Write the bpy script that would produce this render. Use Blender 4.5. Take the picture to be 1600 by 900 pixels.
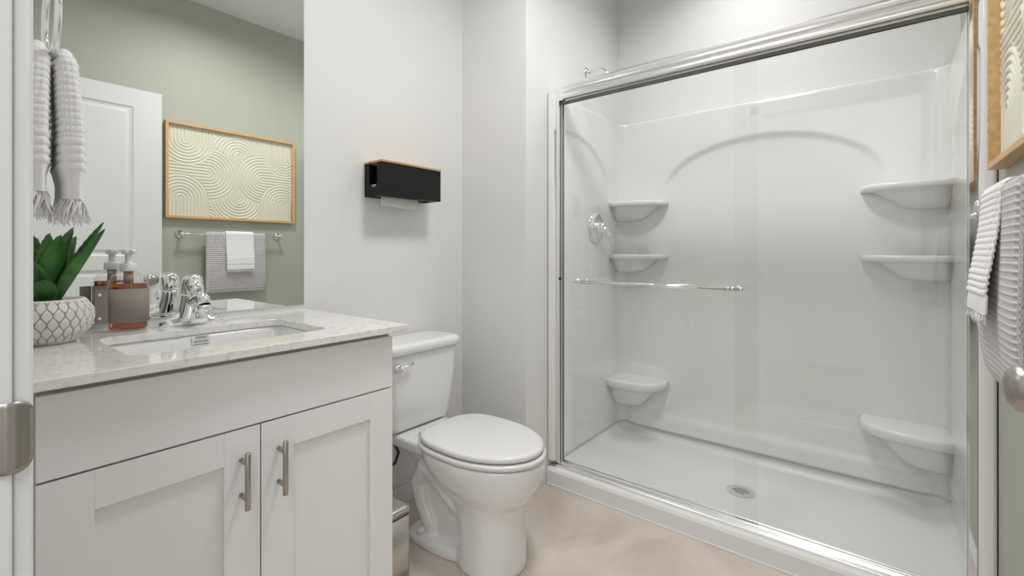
import bpy, bmesh, math, random
from mathutils import Vector, Matrix
R = math.radians
random.seed(7)
for o in list(bpy.data.objects): bpy.data.objects.remove(o)
S = bpy.context.scene; C = S.collection

# ------------------------------------------------------------------ camera, world, lights, exposure
cam = bpy.data.objects.new('camera', bpy.data.cameras.new('camera')); C.objects.link(cam)
cam.location = (0, 0, 1.12)
cam.rotation_euler = (R(90), 0, 0.6706 - R(90))
cam.data.sensor_width = 36; cam.data.lens = 723.7/1600*36; cam.data.shift_y = -56.8/1600
cam.data.clip_start = 0.01
S.camera = cam
S.view_settings.view_transform = 'Standard'; S.view_settings.look = 'None'
S.view_settings.exposure = 0.15; S.view_settings.gamma = 1; S.view_settings.use_curve_mapping = False
w = bpy.data.worlds.new('world'); S.world = w; w.use_nodes = True
w.node_tree.nodes['Background'].inputs[0].default_value = (0.9, 0.93, 1, 1)
w.node_tree.nodes['Background'].inputs[1].default_value = 0.4

def area(name, loc, target, size, power, col=(1, .99, .98), sy=None, spread=180):
    l = bpy.data.lights.new(name, 'AREA'); l.energy = power; l.color = col
    l.shape = 'RECTANGLE' if sy else 'DISK'; l.size = size; l.spread = R(spread)
    if sy: l.size_y = sy
    o = bpy.data.objects.new(name, l); C.objects.link(o); o.location = loc
    o.rotation_euler = (Vector(target)-Vector(loc)).to_track_quat('-Z', 'Y').to_euler()
    return o
area('ceiling_lamp_light', (1.2, .58, 2.74), (1.2, .58, 0), .34, 14.5, spread=165)
area('vanity_lamp_light', (.5, 1.52, 2.62), (.6, .9, 1.0), .55, 1.6, sy=.10)
area('hall_fill_light', (-.9, .0, 2.7), (-.9, .0, 0), .9, 24)  # overhead fill added behind the camera to even out the room, no known lamp
area('hall_side_fill_light', (-.9, -1.25, 1.35), (.4, .6, .9), .9, 7, col=(.97, .98, 1), sy=1.5)  # invented soft fill through the doorway for the vanity front, no real window
area('shower_fill_light', (2.22, .5, 2.77), (2.22, .5, 0), .6, 4.3, spread=135)  # fill added over the shower to lift its dark interior, no known fixture

# ------------------------------------------------------------------ helpers
def tag(o, label=None, cat=None, group=None, kind=None):
    if label: o['label'] = label
    if cat: o['category'] = cat
    if group: o['group'] = group
    if kind: o['kind'] = kind
    return o
def empty(name, loc, label=None, cat=None, group=None):
    o = bpy.data.objects.new(name, None); C.objects.link(o); o.location = loc; o.empty_display_size = .05
    return tag(o, label, cat, group)
class MB:
    """collects shapes given in world coordinates and links them as one mesh object"""
    def __init__(s): s.v = []; s.f = []; s.sm = []
    def add(s, vs, fs, smooth=False):
        n = len(s.v); s.v += [tuple(v) for v in vs]; s.f += [tuple(i+n for i in f) for f in fs]; s.sm += [smooth]*len(fs)
        return s
    def box(s, x0, x1, y0, y1, z0, z1):
        vs = [(x, y, z) for x in (x0, x1) for y in (y0, y1) for z in (z0, z1)]
        return s.add(vs, [(0,1,3,2),(4,6,7,5),(0,4,5,1),(2,3,7,6),(0,2,6,4),(1,5,7,3)])
    def loft(s, rings, cap=True, smooth=True, closed=True):
        n = len(rings[0]); vs = [p for r in rings for p in r]; fs = []
        for i in range(len(rings)-1):
            for j in range(n if closed else n-1):
                k = (j+1) % n
                fs.append((i*n+j, i*n+k, (i+1)*n+k, (i+1)*n+j))
        s.add(vs, fs, smooth)
        if cap:
            s.add(rings[0], [tuple(range(n-1, -1, -1))]); s.add(rings[-1], [tuple(range(n))])
        return s
    def tube(s, pts, r, n=16, cap=True):
        pts = [Vector(p) for p in pts]; rs = r if isinstance(r, (list, tuple)) else [r]*len(pts)
        t0 = (pts[1]-pts[0]).normalized(); a = t0.orthogonal().normalized(); rings = []
        for i, p in enumerate(pts):
            t = (pts[min(i+1, len(pts)-1)]-pts[max(i-1, 0)])
            t = t.normalized() if t.length > 1e-9 else t0
            a = (a-t*a.dot(t)).normalized(); b = t.cross(a)
            rings.append([p+(a*math.cos(2*math.pi*k/n)+b*math.sin(2*math.pi*k/n))*rs[i] for k in range(n)])
        return s.loft(rings, cap)
    def lathe(s, prof, o, axis=(0, 0, 1), n=40, cap=True):
        """prof: (radius, distance along axis)"""
        ax = Vector(axis).normalized(); a = ax.orthogonal().normalized(); b = ax.cross(a); o = Vector(o)
        rings = [[o+ax*h+(a*math.cos(2*math.pi*k/n)+b*math.sin(2*math.pi*k/n))*max(r, 1e-5) for k in range(n)] for r, h in prof]
        return s.loft(rings, cap)
    def sphere(s, c, r, n=20, sc=(1, 1, 1)):
        rings = []
        for i in range(n//2+1):
            th = math.pi*i/(n//2); th = min(max(th, .02), math.pi-.02)
            rings.append([(c[0]+sc[0]*r*math.sin(th)*math.cos(2*math.pi*k/n), c[1]+sc[1]*r*math.sin(th)*math.sin(2*math.pi*k/n), c[2]-sc[2]*r*math.cos(th)) for k in range(n)])
        return s.loft(rings)
    def build(s, name, mat, parent=None, bevel=0, seg=2, smooth=None, sub=0):
        me = bpy.data.meshes.new(name)
        off = Vector(parent_world(parent)) if parent else Vector((0, 0, 0))
        me.from_pydata([Vector(v)-off for v in s.v], [], s.f); me.update()
        o = bpy.data.objects.new(name, me); C.objects.link(o)
        if mat: me.materials.append(mat)
        for p, q in zip(me.polygons, s.sm): p.use_smooth = q if smooth is None else smooth
        bm = bmesh.new(); bm.from_mesh(me); (None if bevel else bmesh.ops.remove_doubles(bm, verts=bm.verts, dist=1e-6))
        bmesh.ops.recalc_face_normals(bm, faces=bm.faces); bm.to_mesh(me); bm.free()
        if parent: o.parent = parent
        if bevel:
            m = o.modifiers.new('bevel', 'BEVEL'); m.width = bevel; m.segments = seg; m.limit_method = 'ANGLE'; m.angle_limit = R(40)
            m.harden_normals = False
        if sub:
            m = o.modifiers.new('sub', 'SUBSURF'); m.levels = sub; m.render_levels = sub
        return o
def parent_world(p):
    v = Vector((0, 0, 0))
    while p: v += p.location; p = p.parent
    return v
def grid_mesh(fn, nu, nv):
    vs = [fn(i/(nu-1), j/(nv-1)) for i in range(nu) for j in range(nv)]
    fs = [(i*nv+j, (i+1)*nv+j, (i+1)*nv+j+1, i*nv+j+1) for i in range(nu-1) for j in range(nv-1)]
    return vs, fs
def struct(name, mb, mat, **k): return tag(mb.build(name, mat, **k), kind='structure')
def sstep(a, b, x):
    t = min(max((x-a)/(b-a), 0), 1); return t*t*(3-2*t)

# ------------------------------------------------------------------ materials
def mat(name, col, rough=.5, metal=0, coat=0, spec=.5, bump=None, var=None, trans=0, ior=1.45, coat_rough=.05):
    m = bpy.data.materials.new(name); m.use_nodes = True; nt = m.node_tree; b = nt.nodes['Principled BSDF']
    b.inputs['Base Color'].default_value = (*col, 1); b.inputs['Roughness'].default_value = rough
    b.inputs['Metallic'].default_value = metal; b.inputs['Coat Weight'].default_value = coat; b.inputs['Coat Roughness'].default_value = coat_rough
    b.inputs['Specular IOR Level'].default_value = spec; b.inputs['Transmission Weight'].default_value = trans; b.inputs['IOR'].default_value = ior
    tc = nt.nodes.new('ShaderNodeTexCoord')
    if var:   # (scale, amount)
        n = nt.nodes.new('ShaderNodeTexNoise'); n.inputs['Scale'].default_value = var[0]; n.inputs['Detail'].default_value = 6
        r = nt.nodes.new('ShaderNodeValToRGB'); k = var[1]
        r.color_ramp.elements[0].position = .3; r.color_ramp.elements[1].position = .7
        r.color_ramp.elements[0].color = (*[c*(1-k) for c in col], 1); r.color_ramp.elements[1].color = (*[min(1, c*(1+k)) for c in col], 1)
        nt.links.new(tc.outputs['Object'], n.inputs['Vector']); nt.links.new(n.outputs['Fac'], r.inputs[0]); nt.links.new(r.outputs[0], b.inputs['Base Color'])
    if bump:  # (scale, strength)
        n = nt.nodes.new('ShaderNodeTexNoise'); n.inputs['Scale'].default_value = bump[0]; n.inputs['Detail'].default_value = 4
        u = nt.nodes.new('ShaderNodeBump'); u.inputs['Strength'].default_value = bump[1]; u.inputs['Distance'].default_value = .002
        nt.links.new(tc.outputs['Object'], n.inputs['Vector']); nt.links.new(n.outputs['Fac'], u.inputs['Height']); nt.links.new(u.outputs[0], b.inputs['Normal'])
    return m
def nodes(m): return m.node_tree, m.node_tree.nodes['Principled BSDF']
M = {}
M['wall'] = mat('white_wall_paint', (.80, .80, .795), .55, bump=(220, .12))
M['green'] = mat('sage_wall_paint', (.455, .475, .40), .5, bump=(220, .12))
M['ceil'] = mat('ceiling_paint', (.80, .80, .80), .8)
M['trim'] = mat('white_trim_paint', (.76, .765, .77), .3)
M['acrylic'] = mat('shower_acrylic', (.83, .83, .825), .12, coat=.5, spec=.5)
M['pan'] = mat('shower_pan_acrylic', (.83, .835, .83), .32, bump=(400, .1))
M['ceramic'] = mat('vitreous_china', (.84, .84, .83), .08, coat=.6)
M['seat'] = mat('toilet_seat_enamel', (.77, .77, .765), .16, coat=.3)
M['cab'] = mat('cabinet_paint', (.82, .825, .82), .32)
M['cabedge'] = mat('cabinet_frame_edge', (.50, .46, .42), .5)
M['chrome'] = mat('chrome', (.88, .89, .90), .05, 1)
M['alu'] = mat('polished_aluminium', (.93, .93, .93), .24, 1)
M['nickel'] = mat('brushed_nickel', (.42, .39, .36), .3, 1)
M['grate'] = mat('drain_grey', (.62, .62, .61), .35)
M['steel'] = mat('brushed_steel', (.60, .58, .55), .28, 1)
M['mirror'] = mat('mirror_silver', (.93, .95, .93), .0, 1)
M['black'] = mat('black_metal', (.010, .010, .011), .55, spec=.3)
M['rubber'] = mat('dark_rubber', (.06, .06, .06), .5)
M['gasket'] = mat('grey_gasket', (.16, .165, .16), .35)
M['paper'] = mat('white_paper', (.82, .82, .81), .9)
M['leather'] = mat('taupe_leather', (.30, .265, .235), .6, bump=(300, .2))
M['plasticw'] = mat('white_plastic', (.82, .82, .81), .3)
M['soil'] = mat('dark_moss', (.03, .028, .022), .9)
M['ink'] = mat('dark_ink', (.10, .12, .14), .6)
M['towelw'] = mat('white_cotton', (.90, .895, .895), .95, bump=(900, .5))
M['towelg'] = mat('grey_waffle_cotton', (.66, .64, .645), .95, bump=(900, .5))
M['sand'] = mat('cream_plaster', (.74, .72, .60), .85, bump=(300, .3))
M['hallfloor'] = mat('hall_carpet', (.35, .32, .28), .95)
M['cork'] = mat('pump_tube', (.45, .30, .24), .5)
def wood(name, c1, c2, scale=14):
    m = mat(name, c1, .42); nt, b = nodes(m)
    tc = nt.nodes.new('ShaderNodeTexCoord'); mp = nt.nodes.new('ShaderNodeMapping'); mp.inputs['Scale'].default_value = (1.2, 14, 14)
    n = nt.nodes.new('ShaderNodeTexNoise'); n.inputs['Scale'].default_value = scale; n.inputs['Detail'].default_value = 5
    r = nt.nodes.new('ShaderNodeValToRGB'); r.color_ramp.elements[0].position = .35; r.color_ramp.elements[1].position = .65
    r.color_ramp.elements[0].color = (*c1, 1); r.color_ramp.elements[1].color = (*c2, 1)
    nt.links.new(tc.outputs['Object'], mp.inputs[0]); nt.links.new(mp.outputs[0], n.inputs['Vector']); nt.links.new(n.outputs['Fac'], r.inputs[0]); nt.links.new(r.outputs[0], b.inputs['Base Color'])
    return m
M['oak'] = wood('light_oak', (.60, .36, .16), (.74, .48, .25), 4)
M['bamboo'] = wood('bamboo_lid', (.50, .28, .11), (.66, .40, .18), 6)
def clear_glass(name, tint):
    m = bpy.data.materials.new(name); m.use_nodes = True; nt = m.node_tree; nt.nodes.clear()
    out = nt.nodes.new('ShaderNodeOutputMaterial'); mix = nt.nodes.new('ShaderNodeMixShader')
    tr = nt.nodes.new('ShaderNodeBsdfTransparent'); tr.inputs[0].default_value = (*tint, 1)
    gl = nt.nodes.new('ShaderNodeBsdfGlossy'); gl.inputs['Roughness'].default_value = 0; gl.inputs['Color'].default_value = (1, 1, 1, 1)
    fr = nt.nodes.new('ShaderNodeFresnel'); geo = nt.nodes.new('ShaderNodeNewGeometry')
    mx = nt.nodes.new('ShaderNodeMix'); mx.data_type = 'FLOAT'
    mx.inputs['A'].default_value = 1.5; mx.inputs['B'].default_value = 1/1.5      # same optical surface on both faces of the pane
    nt.links.new(geo.outputs['Backfacing'], mx.inputs['Factor']); nt.links.new(mx.outputs['Result'], fr.inputs['IOR'])
    nt.links.new(fr.outputs[0], mix.inputs[0]); nt.links.new(tr.outputs[0], mix.inputs[1]); nt.links.new(gl.outputs[0], mix.inputs[2]); nt.links.new(mix.outputs[0], out.inputs[0])
    return m
M['glass'] = clear_glass('shower_glass', (.985, .992, .988))
M['bglass'] = clear_glass('bottle_glass', (.95, .95, .94))
M['amber'] = mat('amber_soap', (.62, .17, .03), .06, trans=.75, ior=1.33, coat=.8)
# stone-look vinyl floor
def floor_mat():
    m = mat('beige_stone_floor', (.5, .42, .36), .38); nt, b = nodes(m)
    tc = nt.nodes.new('ShaderNodeTexCoord')
    n = nt.nodes.new('ShaderNodeTexNoise'); n.inputs['Scale'].default_value = 3.2; n.inputs['Detail'].default_value = 9; n.inputs['Roughness'].default_value = .6; n.inputs['Distortion'].default_value = .6
    r = nt.nodes.new('ShaderNodeValToRGB'); e = r.color_ramp.elements
    e[0].position = .3; e[0].color = (.52, .455, .395, 1); e[1].position = .72; e[1].color = (.72, .65, .59, 1)
    x = e.new(.5); x.color = (.63, .56, .495, 1)
    nt.links.new(tc.outputs['Object'], n.inputs['Vector']); nt.links.new(n.outputs['Fac'], r.inputs[0]); nt.links.new(r.outputs[0], b.inputs['Base Color'])
    return m
M['floor'] = floor_mat()
def quartz():
    m = mat('speckled_quartz', (.78, .76, .73), .1, coat=.3); nt, b = nodes(m)
    tc = nt.nodes.new('ShaderNodeTexCoord')
    n = nt.nodes.new('ShaderNodeTexNoise'); n.inputs['Scale'].default_value = 60; n.inputs['Detail'].default_value = 8
    r = nt.nodes.new('ShaderNodeValToRGB'); e = r.color_ramp.elements
    e[0].position = .32; e[0].color = (.68, .65, .62, 1); e[1].position = .47; e[1].color = (.82, .81, .79, 1)
    v = nt.nodes.new('ShaderNodeTexVoronoi'); v.inputs['Scale'].default_value = 48
    r2 = nt.nodes.new('ShaderNodeValToRGB'); r2.color_ramp.elements[0].position = .06; r2.color_ramp.elements[1].position = .12
    r2.color_ramp.elements[0].color = (.55, .50, .46, 1); r2.color_ramp.elements[1].color = (1, 1, 1, 1)
    mx = nt.nodes.new('ShaderNodeMix'); mx.data_type = 'RGBA'; mx.blend_type = 'MULTIPLY'; mx.inputs['Factor'].default_value = .6
    nt.links.new(tc.outputs['Object'], n.inputs['Vector']); nt.links.new(tc.outputs['Object'], v.inputs['Vector'])
    nt.links.new(n.outputs['Fac'], r.inputs[0]); nt.links.new(v.outputs['Distance'], r2.inputs[0])
    nt.links.new(r.outputs[0], mx.inputs['A']); nt.links.new(r2.outputs[0], mx.inputs['B']); nt.links.new(mx.outputs['Result'], b.inputs['Base Color'])
    return m
M['quartz'] = quartz()
def leaf_mat():
    m = mat('aloe_green', (.03, .10, .02), .38); nt, b = nodes(m)
    tc = nt.nodes.new('ShaderNodeTexCoord'); n = nt.nodes.new('ShaderNodeTexNoise'); n.inputs['Scale'].default_value = 18; n.inputs['Detail'].default_value = 3
    r = nt.nodes.new('ShaderNodeValToRGB'); r.color_ramp.elements[0].color = (.018, .07, .018, 1); r.color_ramp.elements[1].color = (.06, .19, .035, 1)
    r.color_ramp.elements[0].position = .35; r.color_ramp.elements[1].position = .65
    nt.links.new(tc.outputs['Object'], n.inputs['Vector']); nt.links.new(n.outputs['Fac'], r.inputs[0]); nt.links.new(r.outputs[0], b.inputs['Base Color'])
    return m
M['leaf'] = leaf_mat()
M['potw'] = mat('cream_glaze', (.72, .69, .65), .6)
M['potg'] = mat('grey_groove', (.36, .335, .31), .7)

# ------------------------------------------------------------------ the room
YM, YG, YA = 1.668, -.262, 1.262          # mirror wall, green wall, shower end wall
XD, XC, XQ, XB = .055, 1.693, 1.858, 2.645 # door wall, wing wall, curb face, shower back wall
ZC = 2.79; T = .11
struct('floor', MB().box(-.06, XB+T, YG-T, YM+T, -.08, 0), M['floor'])
struct('ceiling', MB().box(-1.7, XB+T, -1.3, YM+T, ZC, ZC+.08), M['ceil'])
struct('wall_mirror_side', MB().box(-.06, XC+T, YM, YM+T, 0, ZC), M['wall'])
struct('wall_wing', MB().add(*(lambda P: ([(x, y, z) for z in (0, ZC) for x, y in P], [(0,1,2,3),(7,6,5,4),(0,4,5,1),(1,5,6,2),(2,6,7,3),(3,7,4,0)]))([(XC, YA), (XC, YM), (XB+T, YM), (XB+T, YA)])), M['wall'])
struct('wall_shower_back', MB().box(XB, XB+T, YG-T, YA, 0, ZC), M['wall'])
struct('wall_green', MB().box(-.06, XB, YG-T, YG, 0, ZC), M['green'])
DJ0, DJ1, DH = -.205, .676, 2.115          # door opening
dw = MB(); dw.box(-.06, XD, DJ1+.018, YM, 0, ZC); dw.box(-.06, XD, YG, DJ0-.018, 0, ZC); dw.box(-.06, XD, DJ0-.018, DJ1+.018, DH+.018, ZC)
struct('wall_door_side', dw, M['wall'])
fr = MB()
fr.box(-.062, .052, DJ1-.004, DJ1+.018, 0, DH); fr.box(-.062, .052, DJ0-.018, DJ0+.0, 0, DH); fr.box(-.062, .052, DJ0-.018, DJ1+.018, DH, DH+.018)
struct('trim_1', fr, M['trim'], bevel=.002)
cs = MB(); cs.box(.052, .067, DJ1+.0, DJ1+.065, 0, DH+.065); cs.box(.052, .067, DJ0, DJ1+.065, DH, DH+.065)
struct('trim_2', cs, M['trim'], bevel=.003)
cs = MB(); cs.box(-.075, -.06, DJ1+.004, DJ1+.065, 0, DH+.065); cs.box(-.075, -.06, DJ0-.065, DJ0, 0, DH+.065)
struct('trim_3', cs, M['trim'], bevel=.003)
# hallway outside the door, seen only in reflections
struct('floor_hall', MB().box(-1.7, -.06, -1.3, YM+T, -.08, 0), M['hallfloor'])
struct('wall_hall', MB().box(-1.8, -1.7, -1.3, YM+T, 0, ZC), M['wall'])
struct('wall_hall_end', MB().box(-1.7, -.06, YM, YM+T, 0, ZC), M['wall'])
struct('wall_hall_far', MB().box(-1.7, -.06, -1.4, -1.3, 0, ZC), M['wall'])
struct('wall_hall_side', MB().box(-.06, .0, -1.3, YG-T, 0, ZC), M['wall'])
def baseboard(name, x0, x1, y0, y1):
    b = MB(); b.box(x0, x1, y0, y1, 0, .085)
    if x1-x0 > y1-y0: b.box(x0, x1, (y0+.004 if y0 > 1 else y0), (y1 if y0 > 1 else y1-.004), .085, .1)
    else: b.box(x0+.004, x1, y0, y1, .085, .1)
    struct(name, b, M['trim'], bevel=.002)
baseboard('baseboard_mirror_side', .87, XC-.013, YM-.013, YM)
baseboard('baseboard_wing', XC-.013, XC, YA, YM-.013)
baseboard('baseboard_green', .98, XQ, YG, YG+.013)

# ------------------------------------------------------------------ shower
sh = empty('shower_pan', (2.25, .5, 0), 'white acrylic shower base with raised curb, on the stone-look floor under the sliding doors', 'shower base')
pan = MB()
# curb: profile in x,z swept along y
prof = [(XQ, 0), (XQ, .066), (XQ+.006, .078), (XQ+.018, .082), (XQ+.085, .082), (XQ+.095, .079), (XQ+.102, .070), (XQ+.106, .060), (XQ+.12, .056), (XQ+.12, 0)]
pan.loft([[(x, y, z) for x, z in prof] for y in (YG+.002, YA-.002)], smooth=False)
# floor of the pan: rectangular bowl with a cove, sloping to the drain
x0, x1, y0, y1 = XQ+.11, 2.607, -.232, 1.232
def pf(u, v):
    x = x0+(x1-x0)*u; y = y0+(y1-y0)*v
    dx = x1-x; dy = min(y-y0, y1-y); r = .10
    ex = max(0, r-dx); ey = max(0, r-dy); d = math.hypot(ex, ey)
    cv = max(0, d-r+.05)/.05
    z = .058+.052*min(1, cv)**2
    z -= .010*(1-min(1, math.hypot(x-2.255, y-.485)/.7))
    return (x, y, z)
pan.add(*grid_mesh(pf, 80, 140), smooth=True)
pan.box(x1-.001, XB-.002, y0-.02, y1+.02, 0, .11); pan.box(x0, x1, y0-.028, y0+.001, 0, .108); pan.box(x0, x1, y1-.001, y1+.028, 0, .108)
po = pan.build('basin', M['pan'], sh)
cr = MB().box(XQ-.004, XQ+.002, YG+.01, YA-.002, .0, .006).build('caulk_line', M['paper'], sh, bevel=.001)

su = empty('shower_surround', (2.25, .5, .11), 'glossy white three-wall shower surround with arched recess and moulded corner shelves', 'shower surround')
# path of the inner surface in plan, with outward normals
YL, YR, XI, RC = 1.222, -.222, 2.596, .055
path = [((1.866, YA-.003), (-1, 0)), ((1.866, YA-.012), (-1, 0)), ((1.868, YL+.014), (-.7, .2)), ((1.874, YL+.005), (-.5, .6)), ((1.884, YL), (0, 1))]
n = 62
for i in range(1, n): path.append(((1.884+(XI-RC-1.884)*i/n, YL), (0, 1)))
for i in range(0, 9): a = R(90*i/8); path.append(((XI-RC+RC*math.sin(a), YL-RC+RC*math.cos(a)), (math.sin(a), math.cos(a))))
n = 130
for i in range(1, n): path.append(((XI, YL-RC-(YL-YR-2*RC)*i/n), (1, 0)))
for i in range(0, 9): a = R(90*i/8); path.append(((XI-RC+RC*math.cos(a), YR+RC-RC*math.sin(a)), (math.cos(a), -math.sin(a))))
n = 62
for i in range(1, n): path.append(((XI-RC-(XI-RC-1.884)*i/n, YR), (0, -1)))
path += [((1.884, YR), (0, -1)), ((1.874, YR-.005), (-.5, -.6)), ((1.868, YR-.014), (-.7, -.2)), ((1.866, YG+.012), (-1, 0)), ((1.866, YG+.003), (-1, 0))]
zs = [.11+1.765*i/150 for i in range(151)]
def arch(a, z, hw, spring, apex):
    """1 inside the arch, soft edge"""
    if z > spring: d = math.hypot(a/hw, (z-spring)/(apex-spring)); return 1-sstep(.975, 1.035, d), abs(a)
    return 1-sstep(.975, 1.035, abs(a)/hw), abs(a)
rings = []
for z in zs:
    ring = []
    for (x, y), (nx, ny) in path:
        o = 0.
        if nx == 1:
            f, _ = arch(y-.47, z, .47, 1.47, 1.70); o += .014*f*sstep(1.30, 1.60, z)
            o -= .014*(1-sstep(.17, .22, z))*sstep(-.222, -.1, y)*sstep(-1.22, -1.1, -y)
        elif nx == 0:
            f, _ = arch(x-2.02, z, .42, 1.42, 1.72); o += .010*f*sstep(1.30, 1.60, z)
        ring.append((x+nx*o, y+ny*o, z))
    rings.append(ring)
# top: roll over to the walls
for k, dz in ((.0015, .003), (.006, .006), (.030, .009), (.048, .011)):
    ring = []
    for (x, y), (nx, ny) in path:
        xx, yy = x+nx*k, y+ny*k
        if nx == -1 or abs(nx) in (.7, .5): xx, yy = x, y+(.0)
        ring.append((min(xx, XB-.002), min(max(yy, YG+.003), YA-.003), 1.875+dz))
    rings.append(ring)
sw = MB().loft(rings, cap=False, closed=False, smooth=True).build('wall_panel', M['acrylic'], su)
sm = sw.modifiers.new('sol', 'SOLIDIFY'); sm.thickness = .004; sm.offset = -1
def shelf(side, z0, ly, lx, low=False):
    cy = YR if side > 0 else YL; s = 1 if side > 0 else -1
    def outline(k, z):
        pts = [(XI+.006, cy-s*.006, z)]
        for i in range(25):
            a = R(90*i/24); e = .62
            pts.append((XI+.006-(lx*k)*math.sin(a)**e, cy-s*.006+s*(ly*k)*math.cos(a)**e, z))
        return pts
    th = .026
    prof = [(.96, z0), (.99, z0-.003), (1, z0-.009), (1, z0-th+.004), (.98, z0-th), (.84, z0-th-.002), (.74, z0-th-.02), (.64, z0-th-.045), (.56, z0-th-.065), (.42, z0-th-.078), (.2, z0-th-.082)]
    if low: prof = [(.96, z0), (.99, z0-.004), (1, z0-.012), (1, z0-.035), (.97, z0-.042), (.86, z0-.05), (.74, z0-.08), (.62, z0-.12), (.54, z0-.15), (.42, z0-.165), (.2, z0-.17)]
    MB().loft([outline(k, z) for k, z in prof]).build('corner_shelf', M['acrylic'], su)
for side in (1, -1):
    shelf(side, 1.405, .295, .165); shelf(side, 1.105, .295, .165); shelf(side, .395, .30, .20, True)

# sliding door assembly: frame is one thing, each glass panel another
fm = empty('shower_door_frame', (1.9, .5, .082), 'polished metal shower door frame: fluted header, side jambs and bottom track on the curb', 'shower door frame')
hp = [(1.872, 1.846), (1.868, 1.852), (1.867, 1.858), (1.869, 1.864), (1.874, 1.868), (1.868, 1.873), (1.865, 1.880), (1.866, 1.888), (1.873, 1.892), (1.868, 1.897), (1.867, 1.904), (1.871, 1.911), (1.879, 1.916), (1.930, 1.916), (1.936, 1.910), (1.936, 1.842), (1.931, 1.842), (1.931, 1.872), (1.904, 1.872), (1.904, 1.842), (1.898, 1.842), (1.898, 1.846)]
MB().loft([[(x, y, z) for x, z in hp] for y in (1.180, -.222)], smooth=False).build('header', M['alu'], fm, bevel=.0025)
MB().box(1.888, 1.934, 1.178, 1.236, 1.846, 1.908).build('header_end', M['alu'], fm, bevel=.002)
MB().box(1.8985, 1.9035, -.215, 1.222, 1.832, 1.845).box(1.926, 1.930, -.215, 1.222, 1.836, 1.845).build('header_gasket', M['gasket'], fm)
for y0_, y1_, s in ((1.204, 1.2215, 1), (-.2215, -.204, -1)):
    ya, yb_, yc_ = (y1_, y0_+.009, y0_) if s > 0 else (y0_, y1_-.009, y1_)
    JP = [(1.880, ya), (1.880, yc_), (1.888, yc_), (1.888, yb_), (1.904, yb_), (1.904, yc_), (1.909, yc_), (1.909, yb_), (1.928, yb_), (1.928, yc_), (1.934, yc_), (1.934, ya)]
    j = MB().loft([[(x, y, z) for x, y in JP] for z in (.108, 1.8455)], smooth=False)
    j.build('side_jamb', M['alu' if s > 0 else 'chrome'], fm, bevel=.001)
    g = MB(); yy = (1.2085, 1.213) if s > 0 else (-.213, -.2085)
    g.box(1.889, 1.9035, yy[0], yy[1], .108, 1.84).box(1.9095, 1.9275, yy[0], yy[1], .108, 1.84).build('jamb_gasket', M['gasket'], fm)
tr = [(1.882, .082), (1.882, .091), (1.886, .095), (1.893, .096), (1.899, .106), (1.904, .108), (1.905, .098), (1.924, .098), (1.926, .106), (1.931, .108), (1.936, .104), (1.936, .082)]
MB().loft([[(x, y, z) for x, z in tr] for y in (1.2215, -.2215)], smooth=False).build('bottom_track', M['alu'], fm, bevel=.0008)
MB().box(1.876, 1.888, 1.194, 1.2035, .985, .996).build('bumper', M['black'], fm, bevel=.001)
def pane(x, y0_, y1_, label):
    t = empty('glass_panel', (x, (y0_+y1_)/2, .11), label, 'shower door')
    MB().box(x-.003, x+.003, y0_, y1_, .101, 1.868).build('pane', M['glass'], t)
    MB().box(x-.0035, x+.0035, y0_+.001, y1_-.001, 1.852, 1.868).build('hanger_rail', M['alu'], t)
    return t
pA = pane(1.9, .352, 1.150, 'outer sliding glass shower panel carrying the long chrome towel bar')
pB = pane(1.917, -.200, .435, 'inner sliding glass shower panel without a bar, beside the green wall end')
tb = MB(); zb = .981
tb.tube([(1.8955, 1.060, zb), (1.872, 1.060, zb), (1.864, 1.064, zb), (1.860, 1.072, zb), (1.860, 1.10, zb)][:3] , .006)
tb.lathe([(.012, 0), (.012, .005), (.007, .008), (.007, .03)], (1.8968, 1.065, zb), (-1, 0, 0), 20)
tb.lathe([(.012, 0), (.012, .005), (.007, .008), (.007, .03)], (1.8968, .415, zb), (-1, 0, 0), 20)
tb.tube([(1.862, 1.080, zb), (1.862, .400, zb)], .0085, 20)
for yy in (1.080, .400): tb.sphere((1.862, yy, zb), .0095, 16)
for yy in (.43, .445): tb.lathe([(.0085, 0), (.0105, .002), (.0105, .005), (.0085, .007)], (1.862, yy, zb), (0, -1, 0), 20)
tb.build('towel_bar', M['chrome'], pA)
MB().lathe([(.005, 0), (.005, .012), (.012, .014), (.013, .022), (.009, .027)], (1.9032, 1.125, zb), (1, 0, 0), 20).lathe([(.008, 0), (.008, .03), (.006, .033)], (1.8968, 1.125, zb), (-1, 0, 0), 20).build('pull_knob', M['chrome'], pA)

# drain
d = empty('shower_drain', (2.255, .485, .0485), 'round grated drain set in the white shower floor', 'drain')
MB().lathe([(.052, .0), (.052, .0025), (.049, .0035), (.001, .0035)], (2.255, .485, .0485), n=48).lathe([(.060, 0), (.060, .0015), (.056, .002), (.055, 0)], (2.255, .485, .0485), n=48).build('grate', M['grate'], d)
hb = MB()
for i in range(-4, 5):
    for j in range(-3, 4):
        if math.hypot(i*.0075, j*.0085) < .033: hb.box(2.255+j*.0085-.0032, 2.255+j*.0085+.0032, .485+i*.0075-.0022, .485+i*.0075+.0022, .0519, .0523)
tag(hb.build('grate_holes', M['rubber'], d))
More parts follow.
